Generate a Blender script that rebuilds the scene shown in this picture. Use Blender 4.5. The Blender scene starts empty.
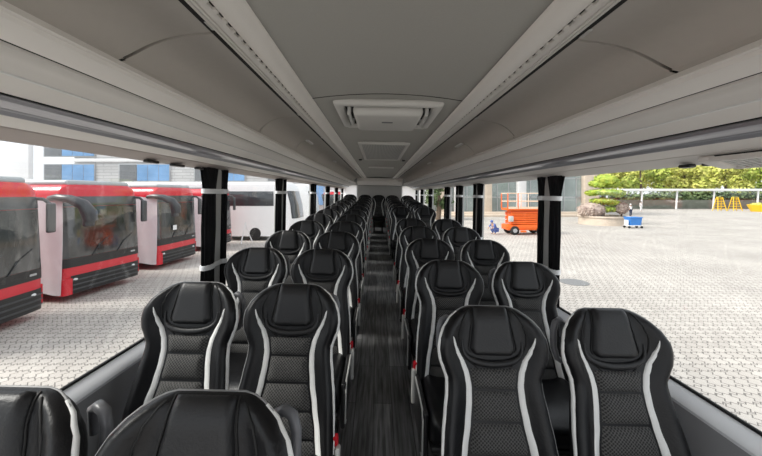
import bpy, bmesh, math, random
from mathutils import Vector, Matrix
random.seed(7)
PI = math.pi
C = bpy.context.scene.collection
E = 3.05            # eye height above the ground outside
F = 330.0           # focal length in pixels
BUS_TILT = math.radians(1.2)

# ------------------------------------------------------------------ materials
def hexlin(r, g, b):
    def f(c):
        c /= 255.0
        return c / 12.92 if c <= 0.04045 else ((c + 0.055) / 1.055) ** 2.4
    return (f(r), f(g), f(b), 1)

def mat(name, col, rough=0.5, metal=0.0, spec=0.5, var=0.0, vscale=20.0, bump=0.0, bscale=60.0, coat=0.0):
    m = bpy.data.materials.new(name); m.use_nodes = True
    n = m.node_tree.nodes; l = m.node_tree.links
    b = n['Principled BSDF']
    b.inputs['Base Color'].default_value = col
    b.inputs['Roughness'].default_value = rough
    b.inputs['Metallic'].default_value = metal
    b.inputs['Specular IOR Level'].default_value = spec
    b.inputs['Coat Weight'].default_value = coat
    tc = n.new('ShaderNodeTexCoord')
    if var > 0:
        nz = n.new('ShaderNodeTexNoise'); nz.inputs['Scale'].default_value = vscale; nz.inputs['Detail'].default_value = 4
        l.new(tc.outputs['Object'], nz.inputs['Vector'])
        mx = n.new('ShaderNodeMix'); mx.data_type = 'RGBA'
        mx.inputs['A'].default_value = tuple(max(0, c * (1 - var)) for c in col[:3]) + (1,)
        mx.inputs['B'].default_value = tuple(min(1, c * (1 + var)) for c in col[:3]) + (1,)
        l.new(nz.outputs['Fac'], mx.inputs['Factor']); l.new(mx.outputs['Result'], b.inputs['Base Color'])
    if bump > 0:
        nb = n.new('ShaderNodeTexNoise'); nb.inputs['Scale'].default_value = bscale; nb.inputs['Detail'].default_value = 3
        l.new(tc.outputs['Object'], nb.inputs['Vector'])
        bp = n.new('ShaderNodeBump'); bp.inputs['Strength'].default_value = bump; bp.inputs['Distance'].default_value = 0.01
        l.new(nb.outputs['Fac'], bp.inputs['Height']); l.new(bp.outputs['Normal'], b.inputs['Normal'])
    return m

M = {}
M['leather'] = mat('black_leather', (0.005, 0.005, 0.006, 1), 0.40, spec=0.36, bump=0.12, bscale=120, var=0.2, vscale=30)
M['leather_pad'] = mat('black_pad_leather', (0.012, 0.012, 0.013, 1), 0.40, spec=0.42, bump=0.12, bscale=160)
M['seam'] = mat('seam_thread', (0.006, 0.006, 0.006, 1), 0.7)
M['silver_leather'] = mat('silver_leather', (0.82, 0.82, 0.80, 1), 0.36, var=0.08, vscale=25, bump=0.15, bscale=90)
M['edging'] = mat('grey_edging', (0.30, 0.30, 0.30, 1), 0.4)
M['black_plastic'] = mat('black_plastic', (0.018, 0.018, 0.019, 1), 0.3, bump=0.05)
M['grey_handle'] = mat('grey_handle_plastic', (0.15, 0.153, 0.165, 1), 0.35)
M['pale_plastic'] = mat('pale_plastic', (0.55, 0.55, 0.53, 1), 0.45)
M['red_buckle'] = mat('red_buckle', (0.65, 0.012, 0.025, 1), 0.35)
M['ceiling'] = mat('ceiling_cloth', (0.40, 0.392, 0.362, 1), 0.9, var=0.05, vscale=200, bump=0.1, bscale=400)
M['bin'] = mat('bin_door_grey', (0.53, 0.50, 0.46, 1), 0.75, var=0.03, vscale=40)
M['rack'] = mat('rack_light_grey', (0.84, 0.81, 0.765, 1), 0.5, var=0.03, vscale=10)
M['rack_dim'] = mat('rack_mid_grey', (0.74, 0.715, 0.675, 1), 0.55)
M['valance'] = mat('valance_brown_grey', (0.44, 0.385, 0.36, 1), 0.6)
M['rack_metal'] = mat('rack_blue_grey_strip', (0.42, 0.42, 0.45, 1), 0.3, metal=0.6)
M['dark_gap'] = mat('dark_seam_gap_shade', (0.012, 0.012, 0.012, 1), 0.8)  # near-black painted for shade inside gaps, grooves and recesses, and for the lining seam
M['hatch'] = mat('hatch_plastic', (0.62, 0.61, 0.58, 1), 0.5)
M['wall_panel'] = mat('wall_panel_grey', (0.32, 0.32, 0.33, 1), 0.45, var=0.05, vscale=8)
M['sill'] = mat('sill_silver', (0.92, 0.93, 0.95, 1), 0.25)
M['white_panel'] = mat('white_panel', (0.85, 0.85, 0.84, 1), 0.6)
M['rear_wall'] = mat('rear_wall_grey', (0.42, 0.42, 0.41, 1), 0.7)
M['curtain'] = mat('black_curtain', (0.012, 0.012, 0.013, 1), 0.95, spec=0.15, bump=0.3, bscale=40)
M['band'] = mat('grey_band', (0.85, 0.86, 0.87, 1), 0.5)
M['pillar'] = mat('pillar_grey', (0.42, 0.42, 0.41, 1), 0.55)
M['rubber'] = mat('black_rubber', (0.012, 0.012, 0.012, 1), 0.7)
M['red'] = mat('bus_red', (0.62, 0.008, 0.025, 1), 0.28, var=0.06, vscale=3, coat=0.5)
M['bus_grey'] = mat('bus_roof_grey', (0.38, 0.40, 0.41, 1), 0.4)
M['mirror_grey'] = mat('mirror_grey', (0.06, 0.062, 0.066, 1), 0.3)
M['white_paint'] = mat('white_paint', (0.80, 0.80, 0.80, 1), 0.35, var=0.03, vscale=2)
M['sheet'] = mat('white_sheet', (0.60, 0.60, 0.63, 1), 0.6, var=0.06, vscale=5, bump=0.4, bscale=6)
M['lamp'] = mat('headlamp', (0.75, 0.75, 0.75, 1), 0.15)
M['black_trim'] = mat('vehicle_black', (0.016, 0.016, 0.017, 1), 0.35, var=0.3, vscale=6)
M['orange'] = mat('lift_orange', (0.85, 0.14, 0.012, 1), 0.45, var=0.05, vscale=4)
M['orange_pale'] = mat('rail_pale', (0.82, 0.62, 0.45, 1), 0.5)
M['steel'] = mat('steel_grey', (0.45, 0.46, 0.47, 1), 0.4, metal=0.4)
M['stone'] = mat('beige_stone', (0.62, 0.52, 0.42, 1), 0.8, var=0.12, vscale=2)
M['col_white'] = mat('column_white', (0.72, 0.72, 0.72, 1), 0.6)
M['blue_bin'] = mat('blue_plastic', (0.04, 0.22, 0.62, 1), 0.45)
M['yellow'] = mat('yellow_paint', (0.85, 0.55, 0.02, 1), 0.5)
M['trunk'] = mat('bark', (0.14, 0.10, 0.07, 1), 0.9)
M['skin'] = mat('skin', (0.50, 0.30, 0.21, 1), 0.6)
M['blue_cloth'] = mat('blue_cloth', (0.10, 0.16, 0.42, 1), 0.9)
M['navy_cloth'] = mat('navy_cloth', (0.03, 0.04, 0.08, 1), 0.9)
M['white_cloth'] = mat('white_cloth', (0.8, 0.8, 0.8, 1), 0.9)
M['grey_cloth'] = mat('grey_cloth', (0.25, 0.25, 0.27, 1), 0.9)
M['hair'] = mat('hair', (0.015, 0.012, 0.01, 1), 0.7)
M['fence'] = mat('fence_grey_green', (0.26, 0.28, 0.23, 1), 0.8, var=0.5, vscale=1.2)
M['manhole'] = mat('iron_cover', (0.20, 0.20, 0.20, 1), 0.6, var=0.2, vscale=40)

def nodes_of(m):
    return m.node_tree.nodes, m.node_tree.links, m.node_tree.nodes['Principled BSDF']

def leafmat(name, a, b, scale):
    m = mat(name, a, 0.7, spec=0.2); n, l, p = nodes_of(m)
    tc = n.new('ShaderNodeTexCoord'); nz = n.new('ShaderNodeTexNoise'); nz.inputs['Scale'].default_value = scale; nz.inputs['Detail'].default_value = 2
    cr = n.new('ShaderNodeValToRGB'); cr.color_ramp.elements[0].color = a; cr.color_ramp.elements[1].color = b
    cr.color_ramp.elements[0].position = 0.35; cr.color_ramp.elements[1].position = 0.65
    l.new(tc.outputs['Object'], nz.inputs['Vector']); l.new(nz.outputs['Fac'], cr.inputs['Fac']); l.new(cr.outputs['Color'], p.inputs['Base Color'])
    return m
M['leaf_lime'] = leafmat('leaf_lime', (0.50, 0.55, 0.11, 1), (0.76, 0.72, 0.22, 1), 0.9)
M['leaf_green'] = leafmat('leaf_green', (0.32, 0.43, 0.08, 1), (0.58, 0.62, 0.15, 1), 0.9)
M['leaf_dark'] = leafmat('leaf_dark', (0.07, 0.11, 0.05, 1), (0.18, 0.24, 0.10, 1), 0.8)
M['leaf_bonsai'] = leafmat('leaf_bonsai', (0.28, 0.42, 0.06, 1), (0.55, 0.60, 0.10, 1), 2.0)
M['leaf_purple'] = leafmat('leaf_purple', (0.38, 0.29, 0.25, 1), (0.58, 0.47, 0.40, 1), 3.0)

def floor_mat():
    m = mat('wood_plank_vinyl', (0.03, 0.03, 0.03, 1), 0.32); n, l, p = nodes_of(m)
    tc = n.new('ShaderNodeTexCoord')
    mp = n.new('ShaderNodeMapping'); mp.inputs['Rotation'].default_value = (0, 0, PI / 2); l.new(tc.outputs['Object'], mp.inputs['Vector'])
    br = n.new('ShaderNodeTexBrick'); br.inputs['Scale'].default_value = 1.0
    br.inputs['Brick Width'].default_value = 0.92; br.inputs['Row Height'].default_value = 0.125
    br.inputs['Mortar Size'].default_value = 0.0018; br.inputs['Color1'].default_value = (0.26, 0.26, 0.265, 1); br.inputs['Color2'].default_value = (0.15, 0.15, 0.153, 1)
    br.inputs['Mortar'].default_value = (0.006, 0.006, 0.006, 1)
    l.new(mp.outputs['Vector'], br.inputs['Vector'])
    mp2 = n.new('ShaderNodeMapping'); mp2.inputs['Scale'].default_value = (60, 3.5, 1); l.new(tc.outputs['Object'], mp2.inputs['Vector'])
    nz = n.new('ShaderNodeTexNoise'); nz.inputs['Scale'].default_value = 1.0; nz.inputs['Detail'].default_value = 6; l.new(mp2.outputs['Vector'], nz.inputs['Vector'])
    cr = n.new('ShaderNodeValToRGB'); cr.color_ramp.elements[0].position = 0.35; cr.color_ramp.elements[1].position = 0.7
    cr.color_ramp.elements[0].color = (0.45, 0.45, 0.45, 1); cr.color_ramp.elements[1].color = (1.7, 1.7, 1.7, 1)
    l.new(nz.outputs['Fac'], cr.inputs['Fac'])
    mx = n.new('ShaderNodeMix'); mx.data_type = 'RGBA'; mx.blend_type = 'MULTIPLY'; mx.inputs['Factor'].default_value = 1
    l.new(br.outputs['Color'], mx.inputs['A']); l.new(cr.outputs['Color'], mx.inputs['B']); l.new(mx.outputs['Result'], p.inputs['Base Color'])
    return m
M['floor'] = floor_mat()

def insert_mat():
    # knitted honeycomb fabric: pale dots on black
    m = mat('honeycomb_fabric', (0.03, 0.03, 0.03, 1), 0.8); n, l, p = nodes_of(m)
    uv = n.new('ShaderNodeUVMap'); uv.uv_map = 'UVMap'
    mp = n.new('ShaderNodeMapping'); mp.inputs['Rotation'].default_value = (0, 0, PI / 4); mp.inputs['Scale'].default_value = (115, 115, 115)
    l.new(uv.outputs['UV'], mp.inputs['Vector'])
    vo = n.new('ShaderNodeTexVoronoi'); vo.inputs['Scale'].default_value = 1.0; vo.inputs['Randomness'].default_value = 0.12
    l.new(mp.outputs['Vector'], vo.inputs['Vector'])
    cr = n.new('ShaderNodeValToRGB'); cr.color_ramp.elements[0].position = 0.28; cr.color_ramp.elements[1].position = 0.5
    cr.color_ramp.elements[0].color = (0.010, 0.010, 0.010, 1); cr.color_ramp.elements[1].color = (0.09, 0.088, 0.085, 1)
    l.new(vo.outputs['Distance'], cr.inputs['Fac']); l.new(cr.outputs['Color'], p.inputs['Base Color'])
    bp = n.new('ShaderNodeBump'); bp.inputs['Strength'].default_value = 0.5; bp.inputs['Distance'].default_value = 0.004
    l.new(vo.outputs['Distance'], bp.inputs['Height']); l.new(bp.outputs['Normal'], p.inputs['Normal'])
    return m
M['insert'] = insert_mat()

def glass_mat(name='window_glass', fac=0.05, tint=(0.97, 0.98, 0.98, 1)):
    m = bpy.data.materials.new(name); m.use_nodes = True; n = m.node_tree.nodes; l = m.node_tree.links
    n.remove(n['Principled BSDF'])
    t = n.new('ShaderNodeBsdfTransparent'); t.inputs['Color'].default_value = tint
    g = n.new('ShaderNodeBsdfGlossy'); g.inputs['Roughness'].default_value = 0.02
    x = n.new('ShaderNodeMixShader'); x.inputs['Fac'].default_value = fac
    l.new(t.outputs[0], x.inputs[1]); l.new(g.outputs[0], x.inputs[2]); l.new(x.outputs[0], n['Material Output'].inputs['Surface'])
    return m
M['glass'] = glass_mat()

def blind_mat():
    m = bpy.data.materials.new('white_blind'); m.use_nodes = True; n = m.node_tree.nodes; l = m.node_tree.links
    n.remove(n['Principled BSDF'])
    d = n.new('ShaderNodeBsdfDiffuse'); d.inputs['Color'].default_value = (.85, .85, .84, 1)
    t = n.new('ShaderNodeBsdfTranslucent'); t.inputs['Color'].default_value = (.85, .85, .84, 1)
    x = n.new('ShaderNodeMixShader'); x.inputs['Fac'].default_value = .85
    l.new(d.outputs[0], x.inputs[1]); l.new(t.outputs[0], x.inputs[2]); l.new(x.outputs[0], n['Material Output'].inputs['Surface'])
    return m
M['blind'] = blind_mat()

def windscreen_mat():
    m = mat('vehicle_glass', (0.03, 0.034, 0.035, 1), 0.06, spec=0.9); n, l, p = nodes_of(m)
    tc = n.new('ShaderNodeTexCoord'); mp = n.new('ShaderNodeMapping'); mp.inputs['Scale'].default_value = (1, 1.1, .45)  # vertically stretched streaks put reflections into the glass colour
    l.new(tc.outputs['Object'], mp.inputs['Vector'])
    nz = n.new('ShaderNodeTexNoise'); nz.inputs['Scale'].default_value = 1.6; nz.inputs['Detail'].default_value = 3; l.new(mp.outputs['Vector'], nz.inputs['Vector'])
    cr = n.new('ShaderNodeValToRGB'); cr.color_ramp.elements[0].position = 0.42; cr.color_ramp.elements[1].position = 0.68
    cr.color_ramp.elements[0].color = (0.022, 0.025, 0.026, 1); cr.color_ramp.elements[1].color = (0.09, 0.09, 0.09, 1)
    l.new(nz.outputs['Fac'], cr.inputs['Fac']); l.new(cr.outputs['Color'], p.inputs['Base Color'])
    return m
M['windscreen'] = windscreen_mat()
M['coach_glass'] = mat('coach_glass', (0.05, 0.055, 0.06, 1), 0.08, spec=0.8, var=0.5, vscale=1.5)
M['blue_glass'] = mat('blue_window_glass', (0.20, 0.37, 0.62, 1), 0.12, var=0.35, vscale=0.5)
M['grey_glass'] = mat('grey_window_glass', (0.20, 0.21, 0.22, 1), 0.15, var=0.3, vscale=0.6)
M['green_glass'] = mat('green_window_glass', (0.30, 0.35, 0.34, 1), 0.08, var=0.5, vscale=0.35)

def ground_mat():
    m = mat('interlocking_pavers', (0.5, 0.46, 0.42, 1), 0.85, spec=0.2); n, l, p = nodes_of(m)
    tc = n.new('ShaderNodeTexCoord')
    # zigzag edges: shift x by a triangle wave of y
    sep = n.new('ShaderNodeSeparateXYZ'); l.new(tc.outputs['Object'], sep.inputs[0])
    pp = n.new('ShaderNodeMath'); pp.operation = 'PINGPONG'; pp.inputs[1].default_value = 0.06; l.new(sep.outputs['Y'], pp.inputs[0])
    ad = n.new('ShaderNodeMath'); ad.operation = 'ADD'; l.new(sep.outputs['X'], ad.inputs[0]); l.new(pp.outputs[0], ad.inputs[1])
    pq = n.new('ShaderNodeMath'); pq.operation = 'PINGPONG'; pq.inputs[1].default_value = 0.055; l.new(sep.outputs['X'], pq.inputs[0])
    ay = n.new('ShaderNodeMath'); ay.operation = 'ADD'; l.new(sep.outputs['Y'], ay.inputs[0]); l.new(pq.outputs[0], ay.inputs[1])
    cb = n.new('ShaderNodeCombineXYZ'); l.new(ad.outputs[0], cb.inputs['X']); l.new(ay.outputs[0], cb.inputs['Y'])
    br = n.new('ShaderNodeTexBrick'); br.inputs['Scale'].default_value = 1.0
    br.inputs['Brick Width'].default_value = 0.22; br.inputs['Row Height'].default_value = 0.22; br.inputs['Mortar Size'].default_value = 0.013
    br.inputs['Mortar Smooth'].default_value = 0.2
    br.inputs['Color1'].default_value = (0.56, 0.52, 0.475, 1); br.inputs['Color2'].default_value = (0.48, 0.443, 0.405, 1); br.inputs['Mortar'].default_value = (0.21, 0.195, 0.18, 1)
    l.new(cb.outputs[0], br.inputs['Vector'])
    nz = n.new('ShaderNodeTexNoise'); nz.inputs['Scale'].default_value = 0.35; nz.inputs['Detail'].default_value = 5; l.new(tc.outputs['Object'], nz.inputs['Vector'])
    cr = n.new('ShaderNodeValToRGB'); cr.color_ramp.elements[0].position = 0.3; cr.color_ramp.elements[1].position = 0.7
    cr.color_ramp.elements[0].color = (0.86, 0.86, 0.86, 1); cr.color_ramp.elements[1].color = (1.08, 1.08, 1.08, 1)
    l.new(nz.outputs['Fac'], cr.inputs['Fac'])
    mx = n.new('ShaderNodeMix'); mx.data_type = 'RGBA'; mx.blend_type = 'MULTIPLY'; mx.inputs['Factor'].default_value = 1
    l.new(br.outputs['Color'], mx.inputs['A']); l.new(cr.outputs['Color'], mx.inputs['B']); l.new(mx.outputs['Result'], p.inputs['Base Color'])
    return m
M['ground'] = ground_mat()

def tile_wall_mat(name, c1, c2, mortar, bw, rh, ms):
    m = mat(name, c1, 0.8); n, l, p = nodes_of(m)
    tc = n.new('ShaderNodeTexCoord'); sep = n.new('ShaderNodeSeparateXYZ'); l.new(tc.outputs['Object'], sep.inputs[0])
    ad = n.new('ShaderNodeMath'); ad.operation = 'ADD'; l.new(sep.outputs['X'], ad.inputs[0]); l.new(sep.outputs['Y'], ad.inputs[1])
    cb = n.new('ShaderNodeCombineXYZ'); l.new(ad.outputs[0], cb.inputs['X']); l.new(sep.outputs['Z'], cb.inputs['Y'])
    br = n.new('ShaderNodeTexBrick'); br.inputs['Scale'].default_value = 1; br.inputs['Brick Width'].default_value = bw; br.inputs['Row Height'].default_value = rh
    br.inputs['Mortar Size'].default_value = ms; br.inputs['Color1'].default_value = c1; br.inputs['Color2'].default_value = c2; br.inputs['Mortar'].default_value = mortar
    l.new(cb.outputs[0], br.inputs['Vector']); l.new(br.outputs['Color'], p.inputs['Base Color'])
    return m
M['facade'] = tile_wall_mat('facade_tiles', (0.60, 0.60, 0.60, 1), (0.52, 0.52, 0.52, 1), (0.40, 0.40, 0.40, 1), 2.4, 0.45, 0.05)

def grille_mat():
    m = mat('perforated_grille', (0.4, 0.4, 0.39, 1), 0.6); n, l, p = nodes_of(m)
    tc = n.new('ShaderNodeTexCoord'); wv = n.new('ShaderNodeTexWave'); wv.inputs['Scale'].default_value = 18; wv.bands_direction = 'X'
    l.new(tc.outputs['Object'], wv.inputs['Vector'])
    cr = n.new('ShaderNodeValToRGB'); cr.color_ramp.elements[0].color = (0.28, 0.28, 0.27, 1); cr.color_ramp.elements[1].color = (0.5, 0.5, 0.48, 1)
    l.new(wv.outputs['Fac'], cr.inputs['Fac']); l.new(cr.outputs['Color'], p.inputs['Base Color'])
    return m
M['grille'] = grille_mat()

# ------------------------------------------------------------------ mesh builder
class MB:
    def __init__(s): s.v = []; s.f = []; s.uv = {}
    def add(s, verts, faces):
        o = len(s.v); s.v += [tuple(p) for p in verts]; s.f += [tuple(i + o for i in f) for f in faces]; return s
    def box(s, c, d, bevel=0.0, rot=None, seg=2):
        bm = bmesh.new(); bmesh.ops.create_cube(bm, size=1)
        for v in bm.verts: v.co = Vector((v.co.x * d[0], v.co.y * d[1], v.co.z * d[2]))
        if bevel > 0: bmesh.ops.bevel(bm, geom=bm.edges[:], offset=min(bevel, min(d) * 0.49), segments=seg, profile=0.5, affect='EDGES')
        R = rot if rot else Matrix.Identity(3)
        bm.verts.index_update()
        vs = [R @ v.co + Vector(c) for v in bm.verts]; fs = [[v.index for v in f.verts] for f in bm.faces]
        bm.free(); return s.add(vs, fs)
    def tube(s, path, r, seg=8, closed=False, flat=None):
        P = [Vector(p) for p in path]; n = len(P); vs = []; fs = []
        rr = r if isinstance(r, (list, tuple)) else [r] * n
        up = None
        for i in range(n):
            a = P[(i - 1) % n] if (closed or i > 0) else P[i]; b = P[(i + 1) % n] if (closed or i < n - 1) else P[i]
            t = (b - a).normalized()
            if up is None: up = t.orthogonal().normalized()
            up = (up - t * up.dot(t))
            up = up.normalized() if up.length > 1e-6 else t.orthogonal().normalized()
            w = t.cross(up)
            for k in range(seg):
                an = 2 * PI * k / seg; vs.append(P[i] + (up * math.cos(an) + w * math.sin(an)) * rr[i])
        m = n if closed else n - 1
        for i in range(m):
            for k in range(seg):
                a = i * seg + k; b = i * seg + (k + 1) % seg; c = ((i + 1) % n) * seg + (k + 1) % seg; d = ((i + 1) % n) * seg + k
                fs.append((a, b, c, d))
        if not closed:
            fs.append(tuple(range(seg))[::-1]); fs.append(tuple((n - 1) * seg + k for k in range(seg)))
        return s.add(vs, fs)
    def rings(s, rings, cap=True, close=True):
        n = len(rings[0]); vs = [p for r in rings for p in r]; fs = []
        for i in range(len(rings) - 1):
            for k in range(n if close else n - 1):
                fs.append((i * n + k, i * n + (k + 1) % n, (i + 1) * n + (k + 1) % n, (i + 1) * n + k))
        if cap: fs.append(tuple(range(n))[::-1]); fs.append(tuple((len(rings) - 1) * n + k for k in range(n)))
        return s.add(vs, fs)
    def prism(s, poly, y0, y1):       # poly in (x, z), extruded along y
        n = len(poly); a = [(x, y0, z) for x, z in poly]; b = [(x, y1, z) for x, z in poly]
        return s.rings([a, b])
    def lathe(s, prof, c=(0, 0, 0), seg=24, axis='z'):
        rings = []
        for r, h in prof:
            ring = []
            for k in range(seg):
                a = 2 * PI * k / seg
                if axis == 'z': p = (r * math.cos(a), r * math.sin(a), h)
                elif axis == 'y': p = (r * math.cos(a), h, r * math.sin(a))
                else: p = (h, r * math.cos(a), r * math.sin(a))
                ring.append((p[0] + c[0], p[1] + c[1], p[2] + c[2]))
            rings.append(ring)
        return s.rings(rings)
    def grid(s, fn, nu, nv, uvfn=None):
        o = len(s.v)
        vs = [fn(i / nu, j / nv) for j in range(nv + 1) for i in range(nu + 1)]
        fs = [(j * (nu + 1) + i, j * (nu + 1) + i + 1, (j + 1) * (nu + 1) + i + 1, (j + 1) * (nu + 1) + i) for j in range(nv) for i in range(nu)]
        s.add(vs, fs)
        if uvfn:
            for j in range(nv + 1):
                for i in range(nu + 1): s.uv[o + j * (nu + 1) + i] = uvfn(i / nu, j / nv)
        return s
    def ball(s, c, r, seg=16, rings=10):
        prof = [(max(1e-4, math.sin(PI * k / rings)), -math.cos(PI * k / rings)) for k in range(rings + 1)]
        rr = r if isinstance(r, (tuple, list)) else (r, r, r)
        rg = [[(c[0] + rr[0] * q * math.cos(2 * PI * k / seg), c[1] + rr[1] * q * math.sin(2 * PI * k / seg), c[2] + rr[2] * h) for k in range(seg)] for q, h in prof]
        return s.rings(rg)
    def build(s, name, m, parent=None, smooth=35, recalc=True):
        me = bpy.data.meshes.new(name); me.from_pydata(s.v, [], s.f); me.update()
        if recalc:
            bm = bmesh.new(); bm.from_mesh(me); bmesh.ops.recalc_face_normals(bm, faces=bm.faces[:]); bm.to_mesh(me); bm.free()
        if s.uv:
            ul = me.uv_layers.new(name='UVMap')
            for lp in me.loops: ul.data[lp.index].uv = s.uv.get(lp.vertex_index, (0, 0))
        me.materials.append(m)
        if smooth:
            for p in me.polygons: p.use_smooth = True
            try: me.set_sharp_from_angle(angle=math.radians(smooth))
            except Exception: pass
        o = bpy.data.objects.new(name, me); C.objects.link(o)
        if parent: o.parent = parent
        return o

INTERIOR = []
def tag(o, label, cat, group=None):
    o['label'] = label; o['category'] = cat
    if group: o['group'] = group
    return o
def thing(name, label, cat, loc=(0, 0, 0), rz=0, group=None, inside=False):
    o = bpy.data.objects.new(name, None); C.objects.link(o); o.empty_display_size = 0.1
    o.location = loc; o.rotation_euler = (0, 0, rz); tag(o, label, cat, group)
    if inside: INTERIOR.append(o)
    return o
def struct(mb, name, m, smooth=35, inside=True, recalc=True):
    o = mb.build(name, m, None, smooth, recalc); o['kind'] = 'structure'
    if inside: INTERIOR.append(o)
    return o
def inside(o): INTERIOR.append(o); return o
def dup(root, loc, label, rz=None):
    r = root.copy(); C.objects.link(r); r.location = loc; r['label'] = label
    if rz is not None: r.rotation_euler = (0, 0, rz)
    for ch in list(root.children):
        c = ch.copy(); C.objects.link(c); c.parent = r
        for g in list(ch.children):
            d = g.copy(); C.objects.link(d); d.parent = c
    return r
def lerp_tab(tab, t):
    if t <= tab[0][0]: return tab[0][1]
    for (a, va), (b, vb) in zip(tab, tab[1:]):
        if t <= b:
            k = (t - a) / (b - a); k = k * k * (3 - 2 * k) * 0.5 + k * 0.5
            return va + (vb - va) * k
    return tab[-1][1]
def at(px, py, Y): return Vector(((px - 378) * Y / F, Y, E - (py - 194) * Y / F))
def gx(px, Y): return (px - 378) * Y / F
ORD = ['first', 'second', 'third', 'fourth', 'fifth', 'sixth', 'seventh', 'eighth', 'ninth', 'tenth', 'eleventh', 'twelfth', 'thirteenth']

# ------------------------------------------------------------------ the coach shell
CX = 0.05                   # centre line of the coach relative to the camera
Y0, Y1 = -0.9, 10.95
def fz(y): return E - 1.55 + 0.04 * y      # the raked floor
def bx(side, a): return CX + side * a

mb = MB()
mb.rings([[(bx(-1, 1.16), y, fz(y) + dz) for y, dz in ((Y0, 0), (Y1, 0), (Y1, -0.06), (Y0, -0.06))],
          [(bx(1, 1.16), y, fz(y) + dz) for y, dz in ((Y0, 0), (Y1, 0), (Y1, -0.06), (Y0, -0.06))]])
struct(mb, 'floor', M['floor'])

# ceiling: shallow arch between the ducts
CZ = E + 0.53
def roof_z(a): return CZ + 0.015 - 0.19 * a * a
NS = 12
low = [(bx(1, -0.419 + 0.818 * i / NS), roof_z(abs(-0.419 + 0.818 * i / NS))) for i in range(NS + 1)]
hi = [(x, z + 0.03) for x, z in low]
mb = MB().prism(low + hi[::-1], Y0, Y1); struct(mb, 'ceiling', M['ceiling'])
# a cross seam of the head lining
mb = MB()
mb.tube([(bx(1, -0.42 + 0.84 * i / 8), 1.79, roof_z(abs(-0.42 + 0.84 * i / 8)) - 0.0005) for i in range(9)], 0.0022, 6)
struct(mb, 'trim_1', M['dark_gap'])
# outer roof so that no daylight leaks in above the bins
mb = MB()
oro = [(-1.32, 0.20), (-1.30, 0.45), (-1.15, 0.68), (-0.8, 0.76), (0, 0.80), (0.8, 0.76), (1.15, 0.68), (1.30, 0.45), (1.32, 0.20)]
mb.prism([(CX + x, E + z) for x, z in oro] + [(CX + x * 0.985, E + z - 0.02) for x, z in oro[::-1]], Y0, Y1 + 0.1)
struct(mb, 'wall_roof', M['white_paint'])

# rear wall
mb = MB().box((CX, Y1 + 0.03, E - 0.4), (1.5, 0.06, 1.44), 0.01)
mb.box((CX, Y1 + 0.03, E + 0.50), (2.6, 0.06, 0.46)); mb.box((CX, Y1 + 0.03, E - 1.0), (2.6, 0.06, 1.3))
struct(mb, 'wall_rear', M['rear_wall'])
for sd, nm in ((-1, 'left'), (1, 'right')):
    mb = MB()
    pts = [(bx(sd, 0.72), Y1 - 0.0), (bx(sd, 0.95), Y1 - 0.015), (bx(sd, 1.10), Y1 - 0.10), (bx(sd, 1.20), Y1 - 0.32)]
    mb.rings([[(x, y, E - 0.5) for x, y in pts], [(x, y, E + 0.30) for x, y in pts]], cap=False, close=False)
    o = inside(mb.build('corner_blind', M['blind'])); tag(o, 'white blind drawn over the rear %s corner window' % nm, 'blind', 'white rear corner blinds')
# cross header joining the racks above the back row
mb = MB()
prof = [(10.42, 0.50), (10.40, 0.40), (10.50, 0.31), (10.9, 0.28), (10.95, 0.30), (10.95, 0.52)]
mb.rings([[(CX + x, y, E + z) for y, z in prof] for x in (-0.72, 0.72)])
struct(mb, 'trim_4', M['rack'])

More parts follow.
